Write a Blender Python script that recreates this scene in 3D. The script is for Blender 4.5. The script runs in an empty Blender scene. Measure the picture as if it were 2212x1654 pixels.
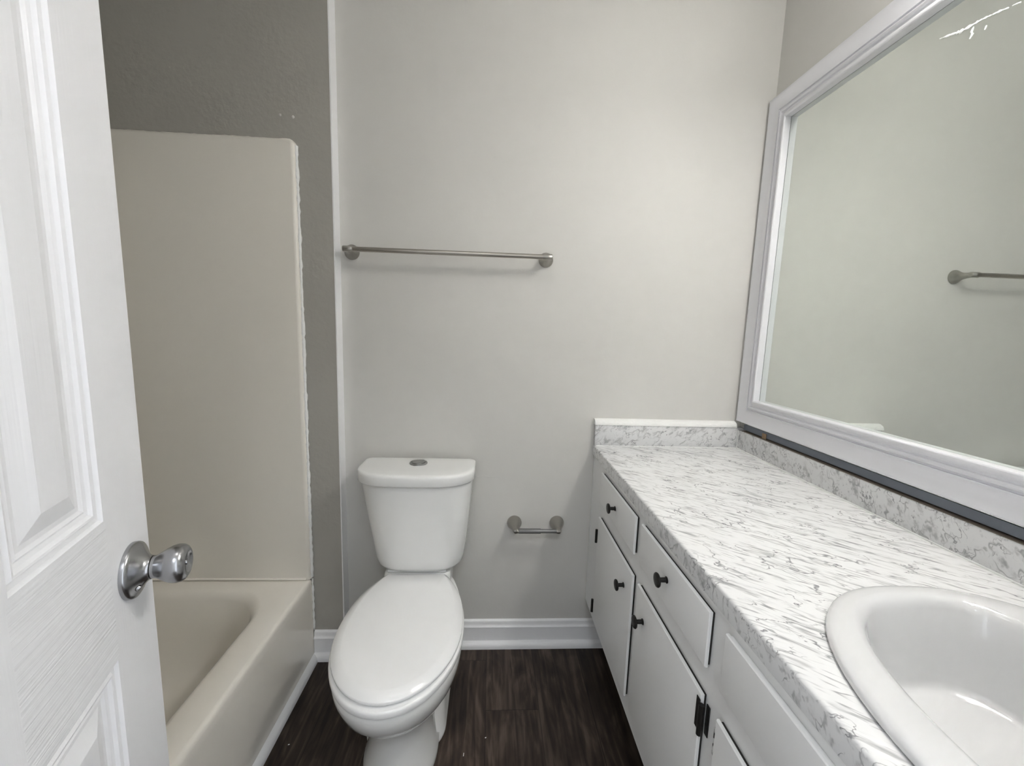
import bpy, bmesh, math, random
from mathutils import Vector, Matrix

random.seed(7)
S = bpy.context.scene
COL = S.collection

# ------------------------------------------------------------------ camera
cam_d = bpy.data.cameras.new('camera')
cam = bpy.data.objects.new('camera', cam_d)
COL.objects.link(cam)
R = Vector((0.99825492, -0.05020371, 0.03109198))
U = Vector((-0.02425154, 0.13153235, 0.99101519))
F = Vector((0.05384224, 0.99003981, -0.13008529))
cam.matrix_world = Matrix(((R.x, U.x, -F.x, 0), (R.y, U.y, -F.y, 0), (R.z, U.z, -F.z, 1.30), (0, 0, 0, 1)))
cam_d.sensor_fit = 'HORIZONTAL'
cam_d.sensor_width = 36.0
cam_d.lens = 862.1 / 2212 * 36.0
cam_d.clip_start = 0.01
S.camera = cam

# ------------------------------------------------------------------ world and exposure
wd = bpy.data.worlds.new('world')
S.world = wd
wd.use_nodes = True
wd.node_tree.nodes['Background'].inputs[0].default_value = (0.86, 0.92, 1.0, 1)
wd.node_tree.nodes['Background'].inputs[1].default_value = 2.1
S.view_settings.view_transform = 'Standard'
S.view_settings.look = 'None'
S.view_settings.gamma = 1
S.view_settings.exposure = 0.46
S.view_settings.use_curve_mapping = False
S.cycles.sample_clamp_indirect = 0.0
S.cycles.caustics_reflective = True
S.cycles.max_bounces = 8
S.cycles.diffuse_bounces = 5
LAMP = 47.0           # strength of each bulb of the vanity light
GLOW = 21.0           # strength of the frosted shades round the bulbs
FILL_DOME = 5.0           # unseen fill light added on the bathroom ceiling
FILL_HALL = 30.0           # unseen fill light added in the hallway behind the doorway

# ------------------------------------------------------------------ key positions (metres)
D = 1.5126           # back wall
XR = 1.0038          # mirror wall
XT = -0.664          # tub apron
XS = -0.553          # corner where the tub end wall steps forward
WT = D - 0.052       # tub end wall face
SP = D - 0.075       # surround end panel face
ZC = 0.865           # counter top
XF = 0.410           # counter front edge
YN = -0.10           # front wall
CEIL = 2.55
XL = -1.47           # tub long wall

# ------------------------------------------------------------------ materials
def mat(name):
    m = bpy.data.materials.new(name)
    m.use_nodes = True
    nt = m.node_tree
    return m, nt, nt.nodes['Principled BSDF']

def N(nt, typ, **kw):
    n = nt.nodes.new(typ)
    for k, v in kw.items():
        setattr(n, k, v)
    return n

def simple(name, col, rough=0.5, metal=0.0, bump=None, coat=0.0, spec=0.5, var=0.0, aniso=0.0):
    m, nt, b = mat(name)
    b.inputs['Base Color'].default_value = (*col, 1)
    b.inputs['Roughness'].default_value = rough
    b.inputs['Metallic'].default_value = metal
    b.inputs['Specular IOR Level'].default_value = spec
    b.inputs['Coat Weight'].default_value = coat
    b.inputs['Coat Roughness'].default_value = 0.06
    if aniso:
        b.inputs['Anisotropic'].default_value = aniso
    tc = N(nt, 'ShaderNodeTexCoord')
    if bump:
        sc, st, dist = bump
        t = N(nt, 'ShaderNodeTexNoise')
        t.inputs['Scale'].default_value = sc
        t.inputs['Detail'].default_value = 4
        bp = N(nt, 'ShaderNodeBump')
        bp.inputs['Strength'].default_value = st
        bp.inputs['Distance'].default_value = dist
        nt.links.new(tc.outputs['Object'], t.inputs['Vector'])
        nt.links.new(t.outputs['Fac'], bp.inputs['Height'])
        nt.links.new(bp.outputs['Normal'], b.inputs['Normal'])
    if var:
        t = N(nt, 'ShaderNodeTexNoise')
        t.inputs['Scale'].default_value = 2.3
        t.inputs['Detail'].default_value = 3
        r = N(nt, 'ShaderNodeValToRGB')
        r.color_ramp.elements[0].position = 0.3
        r.color_ramp.elements[1].position = 0.7
        r.color_ramp.elements[0].color = (*[c * (1 - var) for c in col], 1)
        r.color_ramp.elements[1].color = (*[min(1, c * (1 + var)) for c in col], 1)
        nt.links.new(tc.outputs['Object'], t.inputs['Vector'])
        nt.links.new(t.outputs['Fac'], r.inputs['Fac'])
        nt.links.new(r.outputs['Color'], b.inputs['Base Color'])
    return m

M = {}
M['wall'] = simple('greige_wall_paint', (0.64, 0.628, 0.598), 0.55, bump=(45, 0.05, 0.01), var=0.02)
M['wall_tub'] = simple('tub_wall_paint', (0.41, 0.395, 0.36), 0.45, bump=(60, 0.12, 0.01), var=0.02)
M['ceiling'] = simple('ceiling_paint', (0.78, 0.78, 0.76), 0.8)
M['trim'] = simple('white_trim_paint', (0.89, 0.89, 0.90), 0.35, bump=(40, 0.08, 0.005))
M['caulk'] = simple('white_caulk', (0.86, 0.86, 0.84), 0.5, bump=(90, 0.4, 0.01))
M['cabinet'] = simple('cabinet_paint', (0.85, 0.85, 0.845), 0.38, bump=(30, 0.06, 0.005))
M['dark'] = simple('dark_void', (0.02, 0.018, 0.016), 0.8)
M['black'] = simple('black_metal', (0.012, 0.011, 0.010), 0.38, 0.3)
M['porcelain'] = simple('porcelain', (0.83, 0.83, 0.815), 0.12, coat=0.6)
M['seat'] = simple('seat_plastic', (0.90, 0.90, 0.895), 0.16, coat=0.4)
M['sink'] = simple('sink_porcelain', (0.67, 0.67, 0.67), 0.10, coat=0.6)
M['tub'] = simple('tub_enamel', (0.86, 0.82, 0.75), 0.22, coat=0.2, bump=(8, 0.03, 0.01))
M['surround'] = simple('surround_acrylic', (0.79, 0.755, 0.685), 0.30, bump=(9, 0.05, 0.01))
M['nickel'] = simple('brushed_nickel', (0.46, 0.435, 0.395), 0.30, 1.0, bump=(300, 0.05, 0.001))
M['nickel_round'] = simple('round_brushed_nickel', (0.42, 0.405, 0.375), 0.34, 1.0)
def round_brush(m, axis):
    nt = m.node_tree; b = nt.nodes['Principled BSDF']
    t = N(nt, 'ShaderNodeTangent', direction_type='RADIAL', axis=axis)
    nt.links.new(t.outputs[0], b.inputs['Tangent'])
    b.inputs['Anisotropic'].default_value = 0.85
round_brush(M['nickel_round'], 'Y')
M['roller'] = simple('grey_roller', (0.20, 0.20, 0.20), 0.45, 0.6)
M['chrome'] = simple('satin_chrome', (0.40, 0.40, 0.41), 0.25, 1.0)
M['button'] = simple('button_chrome', (0.40, 0.40, 0.39), 0.28, 1.0)
M['rawwood'] = simple('bare_wood', (0.30, 0.20, 0.12), 0.8)
M['channel'] = simple('mirror_channel', (0.15, 0.165, 0.195), 0.4, 0.3)
M['smear'] = simple('white_paint_smear', (0.88, 0.88, 0.87), 0.35)
M['ledge'] = simple('bare_ledge', (0.16, 0.13, 0.10), 0.8)
M['frame'] = simple('white_frame_paint', (0.80, 0.80, 0.83), 0.30)

# door: white paint over embossed wood grain
def door_mat(name, horiz):
    m, nt, b = mat(name)
    b.inputs['Base Color'].default_value = (0.84, 0.84, 0.855, 1)
    b.inputs['Roughness'].default_value = 0.40
    tc = N(nt, 'ShaderNodeTexCoord')
    mp = N(nt, 'ShaderNodeMapping')
    mp.inputs['Scale'].default_value = (4, 4, 150) if horiz else (170, 170, 3)
    t = N(nt, 'ShaderNodeTexNoise')
    t.inputs['Scale'].default_value = 1.0
    t.inputs['Detail'].default_value = 3
    t.inputs['Distortion'].default_value = 0.6
    bp = N(nt, 'ShaderNodeBump')
    bp.inputs['Strength'].default_value = 0.32 if horiz else 0.10
    bp.inputs['Distance'].default_value = 0.004
    nt.links.new(tc.outputs['Object'], mp.inputs['Vector'])
    nt.links.new(mp.outputs['Vector'], t.inputs['Vector'])
    nt.links.new(t.outputs['Fac'], bp.inputs['Height'])
    nt.links.new(bp.outputs['Normal'], b.inputs['Normal'])
    return m
M['door_v'] = door_mat('door_paint_upright_grain', False)
M['door_h'] = door_mat('door_paint_level_grain', True)

def marble(name, rot, streak, veins, base, dark, a_streak, a_vein):
    """streak / veins: stretch of the short dashes and of the long veins, in cycles per metre after the rotation."""
    m, nt, b = mat(name)
    L = nt.links.new
    tc = N(nt, 'ShaderNodeTexCoord')
    r0 = N(nt, 'ShaderNodeMapping')
    r0.inputs['Rotation'].default_value = [math.radians(q) for q in rot]
    L(tc.outputs['Object'], r0.inputs['Vector'])
    w = N(nt, 'ShaderNodeTexNoise')
    w.inputs['Scale'].default_value = 9
    w.inputs['Detail'].default_value = 3
    L(r0.outputs['Vector'], w.inputs['Vector'])
    wm = N(nt, 'ShaderNodeVectorMath', operation='MULTIPLY_ADD')
    wm.inputs[1].default_value = (0.05, 0.05, 0.05)
    L(w.outputs['Color'], wm.inputs[0]); L(r0.outputs['Vector'], wm.inputs[2])

    def noise(scale, seed, detail, rough=0.55, src=None):
        mp = N(nt, 'ShaderNodeMapping')
        mp.inputs['Scale'].default_value = scale
        mp.inputs['Location'].default_value = (seed, seed * 1.7, seed * 0.6)
        L(src if src is not None else wm.outputs[0], mp.inputs['Vector'])
        t = N(nt, 'ShaderNodeTexNoise')
        t.inputs['Scale'].default_value = 1
        t.inputs['Detail'].default_value = detail
        t.inputs['Roughness'].default_value = rough
        L(mp.outputs['Vector'], t.inputs['Vector'])
        return t.outputs['Fac']

    def ramp(x, a, c, lo=0.0, hi=1.0):
        r = N(nt, 'ShaderNodeMapRange', interpolation_type='SMOOTHSTEP')
        r.inputs[1].default_value = a; r.inputs[2].default_value = c
        r.inputs[3].default_value = lo; r.inputs[4].default_value = hi
        L(x, r.inputs[0])
        return r.outputs[0]

    def op(kind, x, y):
        n = N(nt, 'ShaderNodeMath', operation=kind)
        for i, q in enumerate((x, y)):
            if isinstance(q, float): n.inputs[i].default_value = q
            else: L(q, n.inputs[i])
        return n.outputs[0]

    def ridge(scale, seed, width, detail=3):
        return ramp(op('ABSOLUTE', op('SUBTRACT', noise(scale, seed, detail), 0.5), 0.0), 0.0, width * 0.8, 1.0, 0.0)
    ws = N(nt, 'ShaderNodeVectorMath', operation='MULTIPLY_ADD')
    ws.inputs[1].default_value = (0.012, 0.012, 0.012)
    L(w.outputs['Color'], ws.inputs[0]); L(r0.outputs['Vector'], ws.inputs[2])
    st = ws.outputs[0]
    v1 = op('MULTIPLY', ridge(veins, 0.0, 0.016, 4), ramp(noise([q * 1.3 for q in veins], 5.0, 2), 0.44, 0.60))
    v2 = op('MULTIPLY', ridge([q * 1.9 for q in veins], 3.3, 0.020, 4), ramp(noise([q * 1.6 for q in veins], 9.0, 2), 0.48, 0.62))
    d1 = op('MULTIPLY', ramp(noise(streak, 1.7, 3, 0.55, st), 0.53, 0.74), ramp(noise([q * 0.35 for q in streak], 6.1, 2), 0.36, 0.60, 0.3, 1.0))
    d3 = ramp(noise([streak[0] * 1.6, streak[1] * 2.1, streak[2] * 2], 4.4, 2, 0.5, st), 0.57, 0.74, 0.0, 0.8)
    r2 = ramp(op('ABSOLUTE', op('SUBTRACT', noise([q * 0.5 for q in streak], 8.8, 2, 0.5, st), 0.5), 0.0), 0.0, 0.026, 1.0, 0.0)
    d2 = op('MAXIMUM', d3, op('MULTIPLY', r2, ramp(noise([q * 0.5 for q in streak], 2.2, 2, 0.5, st), 0.46, 0.62)))
    fac = op('MAXIMUM', op('MULTIPLY', op('MAXIMUM', d1, d2), a_streak), op('MULTIPLY', op('MAXIMUM', v1, v2), a_vein))
    mx = N(nt, 'ShaderNodeMix', data_type='RGBA')
    mx.inputs['A'].default_value = (*base, 1)
    mx.inputs['B'].default_value = (*dark, 1)
    L(fac, mx.inputs['Factor'])
    L(mx.outputs['Result'], b.inputs['Base Color'])
    b.inputs['Roughness'].default_value = 0.24
    return m
M['marble'] = marble('marble_laminate', (0, 0, 40), (14, 88, 50), (7, 12, 9), (0.76, 0.76, 0.755), (0.13, 0.13, 0.14), 0.72, 0.80)
M['marble_edge'] = marble('marble_laminate_upright', (38, 38, 20), (20, 48, 40), (11, 17, 14), (0.71, 0.71, 0.71), (0.13, 0.13, 0.14), 0.60, 0.75)

def floor_mat():
    m, nt, b = mat('dark_wood_planks')
    L = nt.links.new
    tc = N(nt, 'ShaderNodeTexCoord')
    sep = N(nt, 'ShaderNodeSeparateXYZ')
    L(tc.outputs['Object'], sep.inputs[0])
    PW = 0.185
    # plank index across x
    ax = N(nt, 'ShaderNodeMath', operation='MULTIPLY_ADD')
    ax.inputs[1].default_value = 1 / PW
    ax.inputs[2].default_value = -0.009 / PW + 20
    L(sep.outputs['X'], ax.inputs[0])
    fl = N(nt, 'ShaderNodeMath', operation='FLOOR'); L(ax.outputs[0], fl.inputs[0])
    fr = N(nt, 'ShaderNodeMath', operation='FRACT'); L(ax.outputs[0], fr.inputs[0])
    wn = N(nt, 'ShaderNodeTexWhiteNoise', noise_dimensions='1D'); L(fl.outputs[0], wn.inputs['W'])
    # end joints along y
    ay = N(nt, 'ShaderNodeMath', operation='MULTIPLY_ADD')
    ay.inputs[1].default_value = 1 / 1.22
    L(sep.outputs['Y'], ay.inputs[0]); L(wn.outputs['Value'], ay.inputs[2])
    fly = N(nt, 'ShaderNodeMath', operation='FLOOR'); L(ay.outputs[0], fly.inputs[0])
    fry = N(nt, 'ShaderNodeMath', operation='FRACT'); L(ay.outputs[0], fry.inputs[0])
    cmb = N(nt, 'ShaderNodeCombineXYZ'); L(fl.outputs[0], cmb.inputs[0]); L(fly.outputs[0], cmb.inputs[1])
    wn2 = N(nt, 'ShaderNodeTexWhiteNoise', noise_dimensions='3D'); L(cmb.outputs[0], wn2.inputs['Vector'])
    # grain
    mp = N(nt, 'ShaderNodeMapping'); mp.inputs['Scale'].default_value = (26, 2.2, 1)
    off = N(nt, 'ShaderNodeVectorMath', operation='ADD')
    L(tc.outputs['Object'], off.inputs[0]); L(wn2.outputs['Color'], off.inputs[1])
    L(off.outputs[0], mp.inputs['Vector'])
    g = N(nt, 'ShaderNodeTexNoise'); g.inputs['Scale'].default_value = 1.6; g.inputs['Detail'].default_value = 7; g.inputs['Distortion'].default_value = 1.4
    L(mp.outputs['Vector'], g.inputs['Vector'])
    mp2 = N(nt, 'ShaderNodeMapping'); mp2.inputs['Scale'].default_value = (5, 1.6, 1)
    L(off.outputs[0], mp2.inputs['Vector'])
    g2 = N(nt, 'ShaderNodeTexNoise'); g2.inputs['Scale'].default_value = 2.2; g2.inputs['Detail'].default_value = 4; g2.inputs['Distortion'].default_value = 2.0
    L(mp2.outputs['Vector'], g2.inputs['Vector'])
    ad = N(nt, 'ShaderNodeMath', operation='ADD'); L(g.outputs['Fac'], ad.inputs[0]); L(g2.outputs['Fac'], ad.inputs[1])
    r = N(nt, 'ShaderNodeValToRGB')
    e = r.color_ramp.elements
    e[0].position = 0.36; e[0].color = (0.013, 0.009, 0.007, 1)
    e[1].position = 0.66; e[1].color = (0.110, 0.082, 0.064, 1)
    k = e.new(0.5); k.color = (0.043, 0.029, 0.022, 1)
    hf = N(nt, 'ShaderNodeMath', operation='MULTIPLY'); hf.inputs[1].default_value = 0.5
    L(ad.outputs[0], hf.inputs[0]); L(hf.outputs[0], r.inputs['Fac'])
    # plank tone
    tone = N(nt, 'ShaderNodeMapRange'); tone.inputs[3].default_value = 0.7; tone.inputs[4].default_value = 1.25
    L(wn2.outputs['Value'], tone.inputs[0])
    # joint lines
    j1 = N(nt, 'ShaderNodeMath', operation='LESS_THAN'); j1.inputs[1].default_value = 0.014; L(fr.outputs[0], j1.inputs[0])
    j2 = N(nt, 'ShaderNodeMath', operation='LESS_THAN'); j2.inputs[1].default_value = 0.002; L(fry.outputs[0], j2.inputs[0])
    jm = N(nt, 'ShaderNodeMath', operation='MAXIMUM'); L(j1.outputs[0], jm.inputs[0]); L(j2.outputs[0], jm.inputs[1])
    jk = N(nt, 'ShaderNodeMath', operation='MULTIPLY_ADD'); jk.inputs[1].default_value = -0.6; jk.inputs[2].default_value = 1.0
    L(jm.outputs[0], jk.inputs[0])
    tt = N(nt, 'ShaderNodeMath', operation='MULTIPLY'); L(tone.outputs[0], tt.inputs[0]); L(jk.outputs[0], tt.inputs[1])
    vm = N(nt, 'ShaderNodeVectorMath', operation='SCALE'); L(r.outputs['Color'], vm.inputs[0]); L(tt.outputs[0], vm.inputs['Scale'])
    L(vm.outputs[0], b.inputs['Base Color'])
    bp = N(nt, 'ShaderNodeBump'); bp.inputs['Strength'].default_value = 0.15; bp.inputs['Distance'].default_value = 0.002
    L(g.outputs['Fac'], bp.inputs['Height']); L(bp.outputs['Normal'], b.inputs['Normal'])
    b.inputs['Roughness'].default_value = 0.5
    b.inputs['Specular IOR Level'].default_value = 0.35
    return m
M['floor'] = floor_mat()

def mirror_mat():
    m, nt, b = mat('mirror_silver')
    L = nt.links.new
    b.inputs['Base Color'].default_value = (0.80, 0.835, 0.80, 1)
    b.inputs['Metallic'].default_value = 1.0
    b.inputs['Roughness'].default_value = 0.015
    d = N(nt, 'ShaderNodeBsdfDiffuse'); d.inputs['Color'].default_value = (0.62, 0.64, 0.62, 1)
    tc = N(nt, 'ShaderNodeTexCoord')
    t = N(nt, 'ShaderNodeTexNoise'); t.inputs['Scale'].default_value = 6; t.inputs['Detail'].default_value = 5
    L(tc.outputs['Object'], t.inputs['Vector'])
    r = N(nt, 'ShaderNodeMapRange'); r.inputs[1].default_value = 0.35; r.inputs[2].default_value = 0.75
    r.inputs[3].default_value = 0.02; r.inputs[4].default_value = 0.07
    L(t.outputs['Fac'], r.inputs[0])
    mx = N(nt, 'ShaderNodeMixShader')
    L(r.outputs[0], mx.inputs[0]); L(b.outputs[0], mx.inputs[1]); L(d.outputs[0], mx.inputs[2])
    L(mx.outputs[0], nt.nodes['Material Output'].inputs['Surface'])
    return m
M['mirror'] = mirror_mat()

def emit(name, col, st):
    m, nt, b = mat(name)
    b.inputs['Base Color'].default_value = (0.9, 0.9, 0.9, 1)
    b.inputs['Emission Color'].default_value = (*col, 1)
    b.inputs['Emission Strength'].default_value = st
    return m
M['bulb'] = emit('lit_bulb', (1.0, 0.982, 0.945), LAMP)
M['shade'] = emit('lit_frosted_glass', (1.0, 0.982, 0.945), GLOW)
M['fill_dome'] = emit('fill_glow_dome', (1.0, 0.98, 0.95), FILL_DOME)
M['hallfill'] = emit('hall_fill_glow', (0.88, 0.93, 1.0), FILL_HALL)

# ------------------------------------------------------------------ mesh helpers
def link(name, bm, m, parent=None, smooth=False, sharp=35):
    me = bpy.data.meshes.new(name)
    bmesh.ops.recalc_face_normals(bm, faces=bm.faces)
    bm.to_mesh(me); bm.free()
    o = bpy.data.objects.new(name, me)
    COL.objects.link(o)
    if isinstance(m, (list, tuple)):
        for x in m: me.materials.append(x)
    else:
        me.materials.append(m)
    if smooth:
        for f in me.polygons: f.use_smooth = True
        try:
            me.set_sharp_from_angle(angle=math.radians(sharp))
        except Exception:
            pass
    if parent:
        o.parent = parent
        o.matrix_parent_inverse = parent.matrix_world.inverted()
    return o

def box(bm, a, b, bevel=0.0, seg=2):
    lo = [min(a[i], b[i]) for i in range(3)]; hi = [max(a[i], b[i]) for i in range(3)]
    vs = [bm.verts.new((x, y, z)) for x in (lo[0], hi[0]) for y in (lo[1], hi[1]) for z in (lo[2], hi[2])]
    idx = [(0, 1, 3, 2), (4, 6, 7, 5), (0, 4, 5, 1), (2, 3, 7, 6), (0, 2, 6, 4), (1, 5, 7, 3)]
    fs = [bm.faces.new([vs[i] for i in q]) for q in idx]
    if bevel:
        es = list({e for f in fs for e in f.edges})
        bmesh.ops.bevel(bm, geom=es, offset=bevel, segments=seg, profile=0.5, affect='EDGES')
    return bm

def bx(name, a, b, m, parent=None, bevel=0.0, seg=2):
    bm = bmesh.new(); box(bm, a, b, bevel, seg)
    return link(name, bm, m, parent, smooth=bevel > 0, sharp=50)

def loft(bm, rings, cap0=True, cap1=True, closed=True):
    vr = [[bm.verts.new(p) for p in r] for r in rings]
    n = len(vr[0])
    for i in range(len(vr) - 1):
        for j in range(n if closed else n - 1):
            k = (j + 1) % n
            bm.faces.new((vr[i][j], vr[i][k], vr[i + 1][k], vr[i + 1][j]))
    if cap0: bm.faces.new(list(reversed(vr[0])))
    if cap1: bm.faces.new(vr[-1])
    return vr

def basis(axis):
    a = Vector(axis).normalized()
    t = Vector((0, 0, 1)) if abs(a.z) < 0.9 else Vector((1, 0, 0))
    u = a.cross(t).normalized(); v = u.cross(a).normalized()
    return a, u, v

def lathe(bm, org, axis, prof, n=32):
    """prof: (distance along the axis, radius)."""
    a, u, v = basis(axis); o = Vector(org)
    rings = []
    for s, r in prof:
        r = max(r, 1e-5)
        rings.append([o + a * s + (u * math.cos(2 * math.pi * i / n) + v * math.sin(2 * math.pi * i / n)) * r for i in range(n)])
    loft(bm, rings)

def rrect(x0, x1, y0, y1, r, z, nc=10, ns=6):
    """rounded rectangle; r one radius or four (x1y1, x0y1, x0y0, x1y0)."""
    if not isinstance(r, (list, tuple)): r = [r] * 4
    pts = []
    cs = [(x1 - r[0], y1 - r[0], 0, r[0]), (x0 + r[1], y1 - r[1], 90, r[1]), (x0 + r[2], y0 + r[2], 180, r[2]), (x1 - r[3], y0 + r[3], 270, r[3])]
    for cx, cy, a0, rr in cs:
        for k in range(nc + 1):
            a = math.radians(a0 + 90 * k / nc)
            pts.append((cx + rr * math.cos(a), cy + rr * math.sin(a)))
    out = []
    m = len(pts)
    for i in range(m):
        p, q = pts[i], pts[(i + 1) % m]
        out.append((p[0], p[1], z))
        if (i + 1) % (nc + 1) == 0:
            for k in range(1, ns):
                t = k / ns
                out.append((p[0] + (q[0] - p[0]) * t, p[1] + (q[1] - p[1]) * t, z))
    return out

def extrude_profile(bm, pts, a, b, axis):
    """pts: (offset, z) cross-section, swept from a to b along axis 'x' or 'y'; offset runs along the other one."""
    rings = []
    for s in (a, b):
        rings.append([(s, o, z) if axis == 'x' else (o, s, z) for o, z in pts])
    loft(bm, rings)

def tag(o, label, cat, group=None):
    o['label'] = label; o['category'] = cat
    if group: o['group'] = group
    return o

def struct(o, label, cat):
    o['kind'] = 'structure'; o['label'] = label; o['category'] = cat
    return o

def empty(name, loc):
    o = bpy.data.objects.new(name, None)
    COL.objects.link(o)
    o.location = loc
    o.empty_display_size = 0.05
    bpy.context.view_layer.update()
    return o

# ------------------------------------------------------------------ room shell
T = 0.12
struct(bx('floor', (XL - T, YN - 1.6, -0.1), (XR + T, D + T, 0.0), M['floor']), 'dark brown wood plank floor around the toilet', 'floor')
struct(bx('ceiling', (XL - T, YN - 1.6, CEIL), (XR + T, D + T, CEIL + 0.1), M['ceiling']), 'white ceiling above the whole bathroom', 'ceiling')
struct(bx('wall_back', (XS, D, 0), (XR + T, D + T, CEIL), M['wall']), 'greige wall behind the toilet, carrying the towel bar', 'wall')
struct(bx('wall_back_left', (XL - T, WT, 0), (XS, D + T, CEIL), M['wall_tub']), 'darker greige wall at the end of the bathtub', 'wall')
struct(bx('wall_right', (XR, YN - T, 0), (XR + T, D, CEIL), M['wall']), 'greige wall behind the framed mirror', 'wall')
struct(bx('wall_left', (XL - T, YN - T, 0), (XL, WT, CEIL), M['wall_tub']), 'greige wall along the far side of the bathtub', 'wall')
bm = bmesh.new()
DX0, DX1, DH = -0.285, 0.400, 2.12
box(bm, (XL - T, YN - T, 0), (DX0 - 0.03, YN, CEIL))
box(bm, (DX1 + 0.03, YN - T, 0), (XR, YN, CEIL))
box(bm, (DX0 - 0.03, YN - T, DH + 0.03), (DX1 + 0.03, YN, CEIL))
struct(link('wall_front', bm, M['wall']), 'greige wall with the doorway the photo is taken from', 'wall')
bm = bmesh.new()
box(bm, (DX0 - 0.03, YN - T, 0), (DX0, YN, DH + 0.03)); box(bm, (DX1, YN - T, 0), (DX1 + 0.03, YN, DH + 0.03)); box(bm, (DX0, YN - T, DH), (DX1, YN, DH + 0.03))
struct(link('trim_1', bm, M['trim']), 'white jamb lining the doorway', 'door trim')
# hallway seen from nowhere, it only closes the place off behind the doorway
bm = bmesh.new()
box(bm, (XL - T, YN - 1.6, 0), (XR + T, YN - 1.5, CEIL))
struct(link('wall_hall', bm, M['wall']), 'hallway wall opposite the bathroom doorway', 'wall')

# corner strip on the step between the two back wall planes
bm = bmesh.new()
box(bm, (XS, WT - 0.001, 0.117), (XS + 0.004, D, CEIL), 0.0)
struct(link('trim_2', bm, M['trim']), 'narrow white corner strip left of the towel bar', 'corner trim')

# baseboards
def base_profile(wall, sgn):
    # (offset from the wall, z): board with a moulded top plus a shoe moulding at the floor
    p = [(0.0, 0.0), (0.030, 0.0), (0.030, 0.010), (0.027, 0.018), (0.021, 0.024), (0.013, 0.027), (0.013, 0.082),
         (0.015, 0.084), (0.015, 0.088), (0.011, 0.092), (0.009, 0.098), (0.0095, 0.103), (0.008, 0.110), (0.004, 0.1135), (0.0, 0.115)]
    return [(wall + sgn * o, z) for o, z in p]
bm = bmesh.new(); extrude_profile(bm, base_profile(D, -1), XS, 0.497, 'x')
struct(link('baseboard_back', bm, M['trim'], smooth=True, sharp=30), 'white moulded baseboard right of the toilet', 'baseboard')
bm = bmesh.new(); extrude_profile(bm, base_profile(WT, -1), XT + 0.001, XS, 'x')
struct(link('baseboard_left', bm, M['trim'], smooth=True, sharp=30), 'short white baseboard between bathtub and toilet', 'baseboard')
bm = bmesh.new()
pr = [(XT + 0.0005, 0.0), (XT + 0.020, 0.0), (XT + 0.020, 0.006), (XT + 0.017, 0.016), (XT + 0.010, 0.023), (XT + 0.0005, 0.026)]
extrude_profile(bm, pr, -0.085, WT - 0.012, 'y')
struct(link('trim_3', bm, M['trim'], smooth=True, sharp=30), 'white quarter round along the foot of the bathtub', 'floor trim')

# small patched marks in the wall paint
wl = bpy.data.objects['wall_back_left']; wb = bpy.data.objects['wall_back']
for x, z, r in ((-0.716, 1.982, 0.0045), (-0.674, 1.978, 0.0050)):
    bm = bmesh.new(); lathe(bm, (x, WT - 0.0001, z), (0, -1, 0), [(0, 0), (0, r), (0.0008, r * 0.8), (0.0012, r * 0.3), (0.0012, 0)], 14)
    o = link('patched_nail_hole', bm, M['wall'], wl, smooth=True); o['label'] = 'pale patched nail hole in the wall'
def crack(pts, r):
    bm = bmesh.new(); rings = []
    fine = []
    for a, b in zip(pts[:-1], pts[1:]):
        fine += [(a[0] + (b[0] - a[0]) * t / 5 , a[1] + (b[1] - a[1]) * t / 5 + random.uniform(-0.0012, 0.0012)) for t in range(5)]
    for i, (x, z) in enumerate(fine):
        q = r * (0.4 + 0.6 * math.sin(math.pi * (i + 0.5) / len(fine)))
        rings.append([(x, D - 0.0001 - 0.6 * q * max(0, math.sin(2 * math.pi * k / 8)), z + q * math.cos(2 * math.pi * k / 8)) for k in range(8)])
    loft(bm, rings)
    o = link('paint_ridge', bm, M['wall'], wb, smooth=True); o['label'] = 'fine ragged ridge in the wall paint'
crack([(-0.045, 0.726), (-0.02, 0.730), (0.01, 0.726), (0.035, 0.729), (0.055, 0.724)], 0.0016)
crack([(0.13, 0.70), (0.145, 0.69), (0.152, 0.678)], 0.0013)
crack([(0.06, 0.655), (0.085, 0.66), (0.1, 0.655)], 0.0012)

# ------------------------------------------------------------------ bathtub and surround
tub = empty('bathtub', (-1.06, 0.68, 0))
tag(tub, 'beige enamel bathtub behind the open door', 'bathtub')
X0, X1, Y0, Y1, ZT = XL + 0.005, XT, -0.085, WT - 0.0015, 0.339
rings = []
for z, i in ((0.0, 0.0), (0.30, 0.0), (ZT - 0.016, 0.0), (ZT - 0.008, 0.002), (ZT - 0.003, 0.006), (ZT, 0.013)):
    rings.append(rrect(X0 + i, X1 - i, Y0 + i, Y1 - i, 0.012, z))
ix0, ix1, iy0, iy1 = X0 + 0.060, XT - 0.102, 0.03, SP - 0.064
rings.append(rrect(ix0 - 0.016, ix1 + 0.016, iy0 - 0.016, iy1 + 0.016, 0.165, ZT - 0.001))
for z, i in ((ZT - 0.004, 0.006), (ZT - 0.012, -0.002), (ZT - 0.028, -0.010)):
    rings.append(rrect(ix0 - i, ix1 + i, iy0 - i, iy1 + i, 0.155, z))
for z, i, r in ((0.20, 0.026, 0.155), (0.10, 0.048, 0.15), (0.065, 0.085, 0.13), (0.05, 0.15, 0.10)):
    rings.append(rrect(ix0 + i, ix1 - i, iy0 + i, iy1 - i, r, z))
bm = bmesh.new(); loft(bm, rings)
link('tub_shell', bm, M['tub'], tub, smooth=True, sharp=60)
bm = bmesh.new(); lathe(bm, (-1.12, 0.22, 0.0505), (0, 0, 1), [(0, 0.0), (0, 0.03), (0.003, 0.028), (0.003, 0.0)], 20)
link('drain', bm, M['chrome'], tub, smooth=True)

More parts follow.
